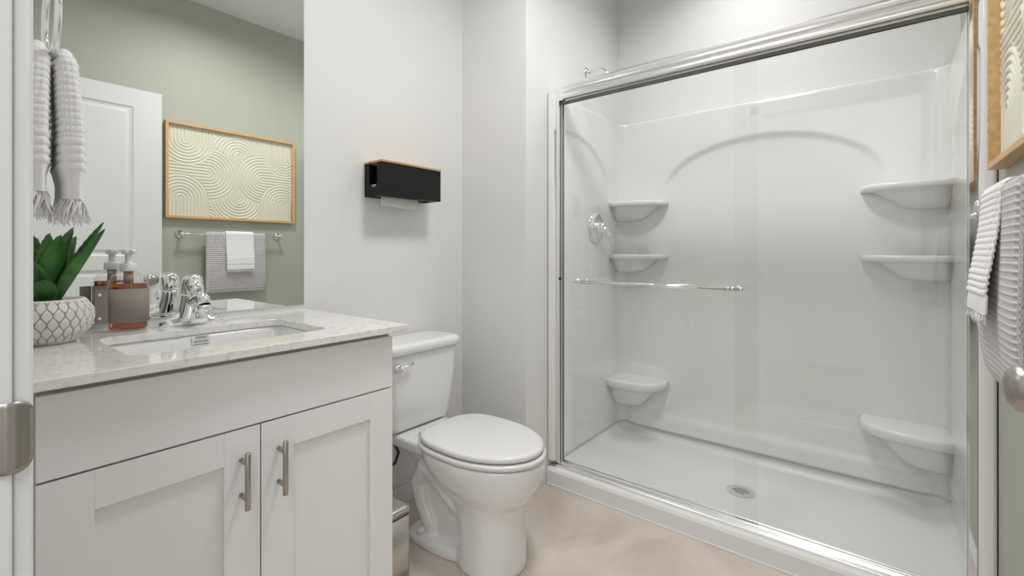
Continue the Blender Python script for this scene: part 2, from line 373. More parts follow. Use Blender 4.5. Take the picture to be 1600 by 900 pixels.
# valve
v = empty('shower_valve', (2.28, YL-.0, 1.25), 'round chrome shower valve with lever handle on the left shower wall', 'shower valve')
vy = YL-.0005
MB().lathe([(.084, 0), (.084, .004), (.078, .009), (.05, .013), (.034, .016)], (2.28, vy, 1.25), (0, -1, 0), 48).build('escutcheon', M['chrome'], v)
MB().lathe([(.030, .012), (.031, .03), (.027, .05), (.024, .055), (.020, .058)], (2.28, vy, 1.25), (0, -1, 0), 32).tube([(2.28, vy-.045, 1.245), (2.30, vy-.055, 1.235), (2.325, vy-.062, 1.215), (2.338, vy-.066, 1.185), (2.342, vy-.068, 1.165)], [.016, .014, .010, .009, .0095]).build('lever_handle', M['chrome'], v)
# shower head
s_ = empty('overhead_shower', (2.25, YA, 2.10), 'chrome shower arm and head high on the left shower wall above the header', 'shower head')
MB().lathe([(.031, 0), (.030, .004), (.022, .010), (.011, .014)], (2.25, YA-.0005, 2.10), (0, -1, 0), 32).build('flange', M['chrome'], s_)
MB().tube([(2.25, YA-.005, 2.10), (2.25, YA-.05, 2.108), (2.25, YA-.085, 2.102), (2.25, YA-.115, 2.082), (2.25, YA-.14, 2.055)], .0095).build('arm', M['chrome'], s_)
MB().lathe([(.012, 0), (.014, .012), (.014, .02), (.022, .03), (.032, .05), (.034, .058), (.031, .06)], (2.25, YA-.134, 2.061), (0, -.6, -.75), 32).build('spray_head', M['chrome'], s_)

# ------------------------------------------------------------------ vanity
FY = 1.10                                   # plane of the door fronts
X0, X1 = .111, .832
vc = empty('vanity_cabinet', (.47, 1.38, 0), 'white shaker vanity cabinet with two doors under the quartz top, left of the toilet', 'cabinet')
b = MB(); fb = FY+.019
b.box(X0-.003, X0+.013, fb, YM-.002, .09, .891).box(X1-.016, X1, fb, YM-.002, .09, .891).box(X0+.013, X1-.016, fb, YM-.002, .09, .106).box(X0+.013, X1-.016, YM-.012, YM-.002, .106, .891)
b.box(X0+.013, X1-.016, fb, fb+.018, .70, .891).box(.4545, .4845, fb, fb+.018, .106, .70)
b.box(X0+.01, X1-.01, FY+.075, YM-.01, 0, .09)
b.box(.056, X0-.003, FY+.06, FY+.08, 0, .891)
b.build('body', M['cab'], vc, bevel=.0015)
MB().box(X0+.002, X1-.002, FY+.0165, FY+.0188, .877, .8905).box(X0+.002, X1-.002, FY+.0165, FY+.0188, .724, .733).build('face_frame_edge', M['cabedge'], vc)
MB().box(X0, X1, FY, FY+.0165, .7325, .8775).build('false_drawer_front', M['cab'], vc, bevel=.0012)
def shaker(x0, x1, z0, z1, hx):
    st = .074
    o = MB(); o.box(x0, x0+st, FY, FY+.0165, z0, z1).box(x1-st, x1, FY, FY+.0165, z0, z1)
    o.box(x0+st, x1-st, FY, FY+.0165, z1-.071, z1).box(x0+st, x1-st, FY, FY+.0165, z0, z0+.071)
    dr = o.build('door', M['cab'], vc, bevel=.0008)
    MB().box(x0+st-.002, x1-st+.002, FY+.0085, FY+.015, z0+.069, z1-.069).build('panel', M['cab'], dr)
    h = MB(); h.tube([(hx, FY-.033, .562), (hx, FY-.033, .5635), (hx, FY-.033, .684), (hx, FY-.033, .6855)], [.005, .006, .006, .005], 20)
    for z in (.584, .661): h.tube([(hx, FY-.0002, z), (hx, FY-.033, z)], .0052, 14)
    h.build('handle', M['nickel'], dr)
mid = .4695
shaker(X0, mid-.0015, .095, .7285, .4285)
shaker(mid+.0015, X1, .095, .7285, .5095)
# quartz top with the sink cut-out
CX0, CX1, CY0, CY1, CZ0, CZ1 = .0555, .863, 1.069, YM-.001, .8915, .91
def rrect(x0, x1, y0, y1, r, n=8):
    pts = []
    for cx, cy, a0 in ((x1-r, y1-r, 0), (x0+r, y1-r, 90), (x0+r, y0+r, 180), (x1-r, y0+r, 270)):
        for i in range(n+1): a = R(a0+90*i/n); pts.append((cx+r*math.cos(a), cy+r*math.sin(a)))
    return pts
hole = rrect(.252, .682, 1.175, 1.477, .035)
outer = []
cx, cy = .467, 1.32
for px_, py_ in hole:
    dx, dy = px_-cx, py_-cy
    outer.append((px_, py_))
def out_pt(p):
    # project outward to the outer rectangle
    dx, dy = p[0]-cx, p[1]-cy
    k = min((CX1-cx)/dx if dx > 1e-6 else 1e9, (CX0-cx)/dx if dx < -1e-6 else 1e9, (CY1-cy)/dy if dy > 1e-6 else 1e9, (CY0-cy)/dy if dy < -1e-6 else 1e9)
    return (cx+dx*k, cy+dy*k)
outer = [out_pt(p) for p in hole]
# snap the nearest outer points to the exact corners
for c_ in ((CX0, CY0), (CX1, CY0), (CX0, CY1), (CX1, CY1)):
    i = min(range(len(outer)), key=lambda k: (outer[k][0]-c_[0])**2+(outer[k][1]-c_[1])**2); outer[i] = c_
q = MB(); R_ = lambda P, z: [(x, y, z) for x, y in P]
q.loft([R_(hole, CZ0), R_(outer, CZ0), R_(outer, CZ1), R_(hole, CZ1), R_(hole, CZ0)], cap=False, smooth=False)
ct = q.build('countertop', M['quartz'], None, bevel=.002)
tag(ct, 'pale speckled quartz vanity top with a rectangular sink cut-out, on the white cabinet', 'countertop')
sk = empty('sink_basin', (.467, 1.32, .88), 'white rectangular undermount sink basin below the quartz top', 'sink')
prof_s = [(.004, CZ0-.0005), (.002, .872), (-.004, .84), (-.012, .80), (-.035, .775), (-.07, .765), (-.12, .760)]
def srect(k, z): return R_(rrect(.252-k, .682+k, 1.175-k, 1.477+k, max(.012, .035+k*.5), 8), z)
rg = [srect(k, z) for k, z in reversed(prof_s)]+[srect(.018, CZ0-.0005), srect(.018, .884), srect(.012, .880), srect(.010, .87), srect(.004, .84), srect(-.004, .795), srect(-.030, .766), srect(-.07, .756), srect(-.12, .751)]
bs = MB().loft(rg, cap=True, smooth=True); bo = bs.build('bowl', M['ceramic'], sk)
MB().lathe([(.022, 0), (.022, .002), (.016, .003), (.001, .002)], (.467, 1.335, .7605), n=32).build('drain_plug', M['chrome'], sk)
# label on the sink's front slope of the back wall
def text(body, loc, size, rot, mtl, parent, name):
    cu = bpy.data.curves.new(name, 'FONT'); cu.body = body; cu.size = size; cu.extrude = .0002; cu.align_x = 'CENTER'
    o = bpy.data.objects.new(name, cu); C.objects.link(o)
    dg = bpy.context.evaluated_depsgraph_get(); me = bpy.data.meshes.new_from_object(o.evaluated_get(dg)); bpy.data.objects.remove(o)
    me.materials.clear(); me.materials.append(mtl); o = bpy.data.objects.new(name, me); C.objects.link(o)
    o.parent = parent; o.location = Vector(loc)-parent_world(parent); o.rotation_euler = rot; return o
stx = empty('sink_label', (.471, 1.4758, .868), 'small printed manufacturer label stuck inside the sink under the faucet', 'label')
MB().box(.450, .492, 1.4756, 1.4764, .857, .888).build('sticker', M['paper'], stx)
text('GERBER', (.471, 1.4753, .8795), .0085, (R(90), 0, 0), M['ink'], stx, 'lettering')
for i, (z, wd) in enumerate(((.8725, .036), (.8685, .033), (.862, .038))):
    MB().box(.471-wd/2, .471+wd/2, 1.4752, 1.4757, z, z+(.0016 if i < 2 else .0022)).build('printed_line', M['ink'], stx)

# faucet
fa = empty('faucet', (.469, 1.56, CZ1), 'single-handle chrome bathroom faucet with rounded lever behind the sink', 'faucet')
FX, FYc = .476, 1.562
bp = MB(); rg = []
for k, z, hh in ((1.0, 0, 1), (1.0, .006, 1), (.97, .012, .95), (.85, .018, .8), (.60, .026, .7), (.45, .040, .68)):
    ring = []
    for i in range(48):
        a = 2*math.pi*i/48
        ring.append((FX+.080*k*math.copysign(abs(math.cos(a))**.8, math.cos(a)), FYc+.027*hh*math.copysign(abs(math.sin(a))**.9, math.sin(a)), CZ1+z))
    rg.append(ring)
bp.loft(rg)
bp.build('base_plate', M['chrome'], fa)
bd = MB(); rg = []
for z, rx, ry, oy in ((.004, .050, .030, -.003), (.02, .041, .030, -.003), (.04, .034, .029, -.002), (.06, .029, .0275, .002), (.080, .026, .026, .003), (.090, .0245, .025, .004)):
    rg.append([(FX+rx*math.cos(2*math.pi*i/40), FYc+oy+ry*math.sin(2*math.pi*i/40), CZ1+z) for i in range(40)])
bd.loft(rg)
# spout
bd.tube([(FX, FYc, CZ1+.060), (FX, FYc-.035, CZ1+.073), (FX, FYc-.065, CZ1+.080), (FX, FYc-.088, CZ1+.076), (FX, FYc-.096, CZ1+.062)], [.021, .0185, .0175, .017, .0155], 24)
bd.build('body', M['chrome'], fa)
MB().lathe([(.0155, 0), (.0165, .003), (.0165, .014), (.0145, .016), (.010, .016)], (FX, FYc-.096, CZ1+.062), (0, -.08, -1), 28).build('aerator', M['chrome'], fa)
hd = MB(); rg = []
for z, rx, ry, oy in ((.090, .0235, .0245, .004), (.094, .0265, .0275, .003), (.108, .0265, .028, .000), (.126, .0255, .027, -.004), (.136, .022, .024, -.006), (.142, .014, .016, -.008), (.144, .003, .004, -.008)):
    rg.append([(FX+rx*math.copysign(abs(math.cos(2*math.pi*i/40))**.85, math.cos(2*math.pi*i/40)), FYc+oy+ry*math.sin(2*math.pi*i/40), CZ1+z) for i in range(40)])
hd.loft(rg)
hd.tube([(FX, FYc-.012, CZ1+.118), (FX, FYc-.030, CZ1+.106), (FX, FYc-.043, CZ1+.094)], [.021, .020, .016], 24)
hd.build('lever_handle', M['chrome'], fa)

# soap dispenser
BX, BY = .333, 1.573
sd = empty('soap_dispenser', (BX, BY, CZ1), 'clear glass pump bottle of amber soap with taupe leather sleeve, between plant and faucet', 'soap dispenser')
rotb = R(-18)
def oval(rx, ry, z, n=40, e=.8):
    P = []
    for i in range(n):
        a = 2*math.pi*i/n; x = rx*math.copysign(abs(math.cos(a))**e, math.cos(a)); y = ry*math.copysign(abs(math.sin(a))**e, math.sin(a))
        P.append((BX+x*math.cos(rotb)-y*math.sin(rotb), BY+x*math.sin(rotb)+y*math.cos(rotb), CZ1+z))
    return P
MB().loft([oval(.039, .026, .0003), oval(.042, .029, .004), oval(.043, .030, .012), oval(.043, .030, .120), oval(.041, .028, .132), oval(.035, .024, .144), oval(.024, .018, .152, e=.95), oval(.0145, .0145, .156, e=1), oval(.0135, .0135, .168, e=1)]).build('bottle', M['bglass'], sd)
MB().loft([oval(.0385, .0255, .005), oval(.0405, .0275, .010), oval(.0405, .0275, .124), oval(.0395, .0265, .1265)]).build('liquid_soap', M['amber'], sd)
slv = MB(); slv.loft([oval(.0442, .0312, .024), oval(.0442, .0312, .112), oval(.0436, .0306, .112), oval(.0436, .0306, .024), oval(.0442, .0312, .024)], cap=False)
cb, sb = math.cos(rotb), math.sin(rotb)
def bl(x, y, z): return (BX+x*cb-y*sb, BY+x*sb+y*cb, CZ1+z)
tabv = [bl(x, y, z) for x in (-.064, -.038) for y in (-.0265, -.0235) for z in (.024, .112)]
slv.add(tabv, [(0,1,3,2),(4,6,7,5),(0,4,5,1),(2,3,7,6),(0,2,6,4),(1,5,7,3)])
sl = slv.build('leather_sleeve', M['leather'], sd)
for z in (.038, .098):
    p = bl(-.055, -.0266, z); ax = (sb, -cb, 0)
    MB().lathe([(.004, 0), (.0038, .0012), (.001, .0018)], p, (math.sin(rotb), -math.cos(rotb), 0), 16).build('rivet', M['chrome'], sl)
MB().lathe([(.0175, .158), (.0185, .160), (.0185, .176), (.017, .179), (.009, .180), (.008, .186), (.008, .203), (.014, .204), (.0148, .207), (.0148, .214), (.012, .217), (.001, .218)], (BX, BY, CZ1), n=32).tube([bl(0, 0, .211), bl(.012, -.02, .211), bl(.017, -.030, .207)], [.006, .0052, .0042], 14).build('pump', M['plasticw'], sd)
MB().lathe([(.0075, .02), (.0075, .125)], (BX, BY, CZ1), n=16).lathe([(.0105, .1255), (.0105, .157)], (BX, BY, CZ1), n=20).build('pump_tube', M['cork'], sd)

# plant
PX, PY = .170, 1.500
pl = empty('potted_aloe', (PX, PY, CZ1), 'green aloe succulent in a low carved white pot on the vanity by the door', 'potted plant')
def pot_r(z):
    P = [(0, .046), (.008, .055), (.03, .073), (.055, .0805), (.075, .0795), (.095, .068), (.101, .0635)]
    for (z0, r0), (z1, r1) in zip(P, P[1:]):
        if z <= z1: t = (z-z0)/(z1-z0); t = t*t*(3-2*t)*.3+t*.7; return r0+(r1-r0)*t
    return P[-1][1]
NA, NZ = 360, 96
def tear(a, z):
    """staggered teardrop cells: returns 1 on the raised petal, 0 in the groove"""
    rows = 5.2; rz = z/.101*rows; r = math.floor(rz); best = 0
    for rr in (r-1, r, r+1):
        ncol = 26; aa = a/(2*math.pi)*ncol+(rr % 2)*.5; ca = math.floor(aa)+.5
        du = (aa-ca)*2; dv = (rz-(rr+.5))/1.0
        wd = (.5+.5*math.cos(math.pi*dv)) if abs(dv) < 1 else 0
        if wd > 0: best = max(best, wd-abs(du))
    return best
pm = bpy.data.materials.new('carved_pot'); 
pv, pfc, pmi = [], [], []
for j in range(NZ):
    z = .101*j/(NZ-1)
    for i in range(NA):
        a = 2*math.pi*i/NA; t = tear(a, z); h_ = .0022*sstep(0, .18, t) if .01 < z < .097 else .0016
        r = pot_r(z)+h_; pv.append((r*math.cos(a), r*math.sin(a), z+.0002))
for j in range(NZ-1):
    for i in range(NA):
        k = (i+1) % NA; pfc.append((j*NA+i, j*NA+k, (j+1)*NA+k, (j+1)*NA+i))
        z = .101*(j+.5)/(NZ-1); pmi.append(0 if (z < .006 or z > .097 or tear(2*math.pi*(i+.5)/NA, z) > .13) else 1)
n0 = len(pv)
for r, z in ((.060, .101), (.057, .092), (.055, .088)):
    for i in range(NA): a = 2*math.pi*i/NA; pv.append((r*math.cos(a), r*math.sin(a), z))
prev = (NZ-1)*NA
for k_ in range(3):
    base = n0+k_*NA
    for i in range(NA): k = (i+1) % NA; pfc.append((prev+i, prev+k, base+k, base+i)); pmi.append(0)
    prev = base
pfc.append(tuple(range(NA-1, -1, -1))); pmi.append(0)
me = bpy.data.meshes.new('pot'); me.from_pydata(pv, [], pfc); me.materials.append(M['potw']); me.materials.append(M['potg'])
for p, mi in zip(me.polygons, pmi): p.material_index = mi; p.use_smooth = True
o = bpy.data.objects.new('pot', me); C.objects.link(o); o.parent = pl
bpy.data.materials.remove(pm)
MB().lathe([(.0565, .080), (.0565, .088), (.03, .090), (.001, .091)], (PX, PY, CZ1), n=40).build('soil', M['soil'], pl)
def aloe_leaf(az, lean, L, wd, curl, twist=0):
    o_ = Vector((PX, PY, CZ1+.086)); d_ = Vector((math.cos(az), math.sin(az), 0)); up = Vector((0, 0, 1)); side = up.cross(d_)
    rings = []; N = 26
    pos = o_+d_*.008; ang = lean
    for i in range(N+1):
        t = i/N
        ang = lean+curl*t
        tan = d_*math.sin(ang)+up*math.cos(ang)
        if i: pos = pos+tan*(L/N)
        nrm = d_*math.cos(ang)-up*math.sin(ang)    # outward face
        wprof = (wd*(.62+.38*math.sin(min(1, t/.45)*math.pi/2)) if t < .45 else wd*max(.02, math.cos((t-.45)/.55*math.pi/2)**.75))
        if 0 < i < N and i % 2 == 1 and t > .15: wprof = wprof*1.06+.0012
        th = .0085*(1-t)**.6+.0009
        ring = []
        for k in range(12):
            a = 2*math.pi*k/12; cx_ = math.cos(a)*wprof; sy_ = math.sin(a)*th
            cup = -(abs(math.cos(a))**2)*wprof*.45      # edges curve in towards the plant's middle
            ring.append(pos+side*cx_+nrm*(sy_+cup))
        rings.append(ring)
    MB().loft(rings).build('leaf', M['leaf'], pl)
spec_ = [(-1.0, .12, .165, .030, .10), (-.25, .40, .215, .024, .06), (.7, .36, .175, .022, .05), (2.2, .30, .165, .026, .1), (3.4, .38, .16, .024, .2), (-2.2, .36, .125, .022, .25), (-1.75, .75, .10, .018, .3),
         (-.6, .52, .205, .020, .0), (.15, .50, .17, .018, .0), (1.4, .2, .17, .022, .0), (-.1, .15, .180, .020, .1), (2.8, .62, .12, .018, .1)]
for a in spec_: aloe_leaf(*a)

# wall mirror
tag(MB().box(.0555, .8615, YM-.0055, YM-.0005, .926, 2.16).build('wall_mirror', M['mirror'], None, bevel=0), 'large frameless wall mirror standing just above the quartz vanity top', 'mirror')
mo = bpy.data.objects['wall_mirror']
# ------------------------------------------------------------------ towel ring and its hand towel
RX, RY, RZ, RR = .142, 1.203, 1.552, .076
tr_ = empty('towel_ring', (XD, RY, RZ+RR), 'chrome towel ring on the wall beside the door, holding a white hand towel', 'towel ring')
MB().tube([(RX, RY+RR*math.sin(2*math.pi*i/64), RZ+RR*math.cos(2*math.pi*i/64)) for i in range(65)], .0055, 14, cap=False).build('ring', M['chrome'], tr_)
MB().lathe([(.027, 0), (.027, .006), (.020, .012), (.010, .018), (.009, .075), (.012, .080), (.012, .096), (.007, .1)], (XD+.0003, RY, RZ+RR), (1, 0, 0), 28).build('wall_post', M['chrome'], tr_)
def bobble(a, z, amp=.0024, ca=.011, cz=.0125):
    r = math.floor(z/cz); return amp*abs(math.sin(math.pi*z/cz))**.7*abs(math.sin(math.pi*(a/ca+(r % 2)*.5)))**.6
def towel_relief(s, z, z_rib0, z_rib1, z_end):
    """knobbly weave above, four ribs, flat band, z runs down from the top"""
    if z < z_rib0: return bobble(s, z)
    if z < z_rib1: return .0032*abs(math.sin(math.pi*(z-z_rib0)/((z_rib1-z_rib0)/4)))**.6
    return 0
ht = empty('hand_towel', (RX, RY, RZ-RR), 'white knobbly hand towel with ribbed hem and frayed fringe gathered through the chrome ring', 'towel')
def lobe(xc0, xc1, hx, z1, ztop):
    """one hanging half of the gathered towel"""
    NV, NS = 230, 110; rings = []; L = ztop-z1
    for j in range(NV):
        t = j/(NV-1); zz = ztop-L*t
        # opening from the gather to full width
        k = math.sin(min(1, t/.12)*math.pi/2)
        cx_ = xc0+(xc1-xc0)*sstep(0, .6, t); hxx = hx*(.30+.70*k)*(1+.18*sstep(.1, .5, t)); hy = (.038+.026*sstep(0, .75, t))*(.25+.75*k)
        if t > .82: hxx *= 1-.2*sstep(.82, .9, t)
        ring = []
        for i in range(NS):
            a = 2*math.pi*i/NS
            x = hxx*math.copysign(abs(math.cos(a))**.75, math.cos(a)); y = hy*math.copysign(abs(math.sin(a))**.8, math.sin(a))
            fold = 1+.05*math.sin(5*a+1.3)*sstep(.05, .4, t)
            arc = a*(hx+hy)*.62
            e = towel_relief(arc, L*t, L*.60, L*.60+.062, L)
            ring.append((cx_+x*fold+e*math.cos(a), RY+y*fold+e*math.sin(a), zz))
        rings.append(ring)
    return MB().loft(rings)
fl = lobe(.159, .1655, .0165, 1.215, 1.499); bk = lobe(.123, .1175, .0165, 1.225, 1.503)
fl.v += []; n_ = len(fl.v); fl.v += bk.v; fl.f += [tuple(i+n_ for i in f) for f in bk.f]; fl.sm += bk.sm
# saddle over the bottom of the ring
sd_ = MB(); rings = []
for j in range(15):
    t = j/14; xx = .116+.046*t; zz = 1.463+.012+.006*math.cos(2*math.pi*t); rings.append([(xx, RY+.020*math.cos(2*math.pi*k/16), zz-.004+.007*math.sin(2*math.pi*k/16)) for k in range(16)])
sd_.loft(rings); n_ = len(fl.v); fl.v += sd_.v; fl.f += [tuple(i+n_ for i in f) for f in sd_.f]; fl.sm += sd_.sm
fl.build('cloth', M['towelw'], ht)
def fringe(mb, pts, ln, r=.0011, sway=.006):
    for p in pts:
        p = Vector(p); q_ = [p]
        d_ = Vector((random.uniform(-1, 1)*sway, random.uniform(-1, 1)*sway, -ln*random.uniform(.7, 1.1)))
        for i in range(1, 5): q_.append(p+d_*(i/4)+Vector((math.sin(i*1.7)*.0012, math.cos(i*2.1)*.0012, 0)))
        mb.tube(q_, [r, r, r, r*.9, r*.5], 5)
    return mb
pts = []
for xc, hxx, z in ((.1655, .0175, 1.216), (.1175, .0175, 1.226)):
    for i in range(170):
        a = 2*math.pi*i/170; pts.append((xc+hxx*math.cos(a), RY+.060*math.sin(a), z+.002))
tag(fringe(MB(), pts, .045, sway=.014).build('fringe', M['towelw'], ht), kind='stuff')

# ------------------------------------------------------------------ strike plate on the jamb
sp = empty('strike_plate', (.04, DJ1-.004, .936), 'brushed nickel strike plate let into the white door jamb', 'strike plate')
yk = DJ1-.0043
def spl(u, v):
    """u along x (lip bends round the jamb edge), v in z with rounded lip corners"""
    x = .0+.0675*u; hz = .035
    if u > .80:
        t = (u-.80)/.20; hz = .035-.014*(1-math.sqrt(max(0, 1-t*t)))
    y = yk-.0006
    if u > .62: y = yk-.0006-.0022*sstep(.62, .72, u)+.0065*sstep(.74, 1, u)
    return (x, y, .936+hz*(2*v-1))
vs, fs = grid_mesh(spl, 60, 20)
po2 = MB().add(vs, fs, True).build('plate', M['nickel'], sp); m_ = po2.modifiers.new('sol', 'SOLIDIFY'); m_.thickness = .0014; m_.offset = 0
MB().box(.004, .022, yk-.0018, yk-.0012, .922, .950).build('latch_hole', M['rubber'], sp)
for z in (.911, .961): MB().lathe([(.004, 0), (.0035, .0008), (.001, .001)], (.013, yk-.0012, z), (0, -1, 0), 16).build('screw', M['nickel'], sp)

# ------------------------------------------------------------------ door leaf with knob, open against the green wall
dl = empty('door_1', (.07, -.218, 0)); tag(dl, kind='structure')
LX0, LX1, LY0, LY1, LZ = .072, .911, -.236, -.200, 2.105
def panel_face(y, s):
    # frame boards plus recessed moulded panels
    mb = MB(); st = .14
    bays = [(1.095, 1.995), (.24, 1.015)]
    zs_ = [.008, .24, 1.015, 1.095, 1.995, LZ]
    mb.box(LX0, LX0+st, LY0, LY1, .008, LZ); mb.box(LX1-st, LX1, LY0, LY1, .008, LZ)
    mb.box(LX0+st, LX1-st, LY0, LY1, .008, .24); mb.box(LX0+st, LX1-st, LY0, LY1, 1.015, 1.095); mb.box(LX0+st, LX1-st, LY0, LY1, 1.995, LZ)
    for z0, z1 in bays:
        a, b_ = LX0+st, LX1-st
        def rr(k, yy): return [(a+k, yy, z0+k), (b_-k, yy, z0+k), (b_-k, yy, z1-k), (a+k, yy, z1-k)]
        mb.loft([rr(0, LY1), rr(.006, LY1-.006), rr(.016, LY1-.009), rr(.022, LY1-.009), rr(.038, LY1-.003)], cap=False, smooth=False)
        mb.add(rr(.038, LY1-.003), [(0, 1, 2, 3)]); mb.box(a, b_, LY0, LY1-.012, z0, z1)
    return mb
panel_face(0, 1).build('leaf', M['trim'], dl)
kn = MB().lathe([(.033, 0), (.033, .005), (.028, .010), (.013, .014), (.011, .028), (.016, .034), (.026, .043), (.0300, .054), (.0285, .066), (.019, .074), (.006, .077)], (.852, LY1+.0003, .948), (0, 1, 0), 40)
kn.build('door_knob', M['nickel'], dl)

# ------------------------------------------------------------------ picture on the green wall
pic = empty('framed_artwork', (1.353, YG, 1.34), 'oak box-framed cream plaster relief of overlapping arcs on the green wall', 'picture')
fx0, fx1, fz0, fz1, fw = .938, 1.768, 1.338, 1.962, .016; fyb, fyf = YG+.0005, -.226
f_ = MB(); f_.box(fx0, fx0+fw, fyb, fyf, fz0, fz1).box(fx1-fw, fx1, fyb, fyf, fz0, fz1).box(fx0+fw, fx1-fw, fyb, fyf, fz0, fz0+fw).box(fx0+fw, fx1-fw, fyb, fyf, fz1-fw, fz1)
f_.build('frame', M['oak'], pic, bevel=.001)
W_, H_ = fx1-fx0-2*fw, fz1-fz0-2*fw
cents = [(.125, .15), (.93, .20), (.09, .80), (.91, .80), (.29, .50), (.73, .50), (.527, .25), (.527, .75), (.29, 1.04), (.76, 1.05), (-.05, 1.08), (.31, -.10), (.74, -.08), (1.06, .50), (-.05, .48), (1.05, 1.1), (-.05, -.1), (1.05, -.1), (.5, .5)]
cm = [(a*W_, (1-b)*H_) for a, b in cents]
OPEN = 'uuddlrdudduurluddx'+'x'*8
RAD = [.165, .150, .160, .160, .178, .178]+[.185]*20
def art(u, v):
    x, z = u*W_, v*H_; h_ = 0
    for k_, (cx_, cz_) in enumerate(cm):
        ax, az = x-cx_, z-cz_; o_ = OPEN[k_]
        if (o_ == 'u' and az > 0) or (o_ == 'd' and az < 0): az = 0
        if (o_ == 'l' and ax < 0) or (o_ == 'r' and ax > 0): ax = 0
        d_ = math.hypot(ax, az)
        if abs(z-cz_) > .30 or abs(x-cx_) > .24: continue
        if d_ < RAD[k_]:
            h_ = .006*abs(math.cos(math.pi*d_/.0205))**.8; break
    return (fx0+fw+x, -.2545+h_, fz0+fw+z)
av, af = grid_mesh(art, 330, 250)
ab = MB().add(av, af, True); ab.build('relief_panel', M['sand'], pic)
MB().box(fx0+fw, fx1-fw, fyb, -.2548, fz0+fw, fz1-fw).build('backing', M['sand'], pic)

# ------------------------------------------------------------------ towel bar and its towels on the green wall
BZ, BYy = 1.236, -.200
tbw = empty('wall_towel_bar', (1.333, YG, BZ), 'chrome towel bar on the green wall below the framed relief', 'towel bar')
MB().tube([(1.022, BYy, BZ), (1.645, BYy, BZ)], .008, 20).build('rail', M['chrome'], tbw)
for x in (1.022, 1.645):
    MB().lathe([(.026, 0), (.026, .005), (.019, .011), (.010, .016), (.0095, .050), (.014, .056), (.015, .068), (.009, .074)], (x, YG+.0004, BZ), (0, 1, 0), 28).build('bracket', M['chrome'], tbw)
def drape(x0, x1, r, zf, zb_, relief, nx, ns, lean=0., bow=.0, curl=0.):
    """cloth folded over the bar: s runs from the front hem up over the bar and down the back"""
    Lf = BZ-zf; Lb = BZ-zb_; arc = math.pi*r; tot = Lf+arc+Lb; vs = []
    def P(i, j):
        u = i/(nx-1); s = tot*j/(ns-1); x = x0+(x1-x0)*u
        if s < Lf: t = (Lf-s)/Lf; y, z, n_ = BYy+r+lean*sstep(0, 1, t)-curl*max(0, t-.55)**2, BZ-(Lf-s), (1, 0)
        elif s < Lf+arc: a = (s-Lf)/r; y, z, n_ = BYy+r*math.cos(a), BZ+r*math.sin(a), (math.cos(a), math.sin(a))
        else: y, z, n_ = BYy-r+(2*r-.0125+lean*.8)*sstep(0, .09, s-Lf-arc)*(1 if lean < .02 else 0), BZ-(s-Lf-arc), (-1, 0)
        e = relief((x-x0), s)
        ed = min(u, 1-u)*(x1-x0); y -= (0.006*(1-sstep(0, .012, ed)) if s < Lf+arc/2 else -.003*(1-sstep(0, .012, ed)))
        y += bow*math.sin(x*31+1)*(max(0, BZ-z)/.4) if s < Lf else 0
        return (x, y+n_[0]*e, z+n_[1]*e)
    vs = [P(i, j) for i in range(nx) for j in range(ns)]
    fs = [(i*ns+j, (i+1)*ns+j, (i+1)*ns+j+1, i*ns+j+1) for i in range(nx-1) for j in range(ns-1)]
    return MB().add(vs, fs, True)
cell = .0135
def waffle(x, s):
    if s < .016: return .002*math.sin(math.pi*s/.016)
    a = abs(math.cos(math.pi*x/cell)); b_ = abs(math.cos(math.pi*s/cell)); h_ = max(a, b_)
    return .0055*sstep(.55, 1., h_)
bt = empty('bath_towel', (1.343, BYy, BZ), 'grey waffle-weave bath towel folded over the chrome bar under the picture', 'towel')
o = drape(1.152, 1.529, .013, .842, .90, waffle, 250, 480, lean=.008, bow=.001, curl=.10).build('cloth', M['towelg'], bt)
m_ = o.modifiers.new('sol', 'SOLIDIFY'); m_.thickness = .005; m_.offset = -1
def hrel(x, s):
    L = .243
    if s < .035: return 0
    if s < .035+.052: return .0030*abs(math.sin(math.pi*(s-.035)/.013))**.6
    return bobble(x, s)
wt = empty('hand_towel', (1.353, BYy, BZ), 'white hand towel with ribbed fringed hem laid over the grey waffle towel on the bar', 'towel')
o = drape(1.268, 1.447, .0245, .998, 1.03, hrel, 180, 420, lean=.022, bow=.002).build('cloth', M['towelw'], wt)
m_ = o.modifiers.new('sol', 'SOLIDIFY'); m_.thickness = .004; m_.offset = -1
pts = [(1.269+.177*i/110, BYy+.0245+.022-.004+.002*math.sin(i), 1.0) for i in range(111)]
tag(fringe(MB(), pts, .024, .0010, .006).build('fringe', M['towelw'], wt), kind='stuff')

# ------------------------------------------------------------------ paper towel dispenser over the toilet
DX0, DX1, DY0, DY1, DZ0, DZ1 = 1.121, 1.434, 1.548, YM-.001, 1.345, 1.480
pd = empty('paper_towel_dispenser', (1.278, YM, 1.345), 'black metal paper towel box with bamboo lid mounted on the white wall above the toilet', 'paper towel dispenser')
b = MB(); th = .003
b.box(DX0+th, DX1-th, DY0, DY0+th, DZ0, DZ1); b.box(DX0+th, DX1-th, DY1-th, DY1, DZ0, DZ1); b.box(DX0+th, DX1-th, DY0+th, DY0+.042, DZ0, DZ0+th); b.box(DX0+th, DX1-th, DY1-.03, DY1-th, DZ0, DZ0+th)
b.build('front_box', M['black'], pd)
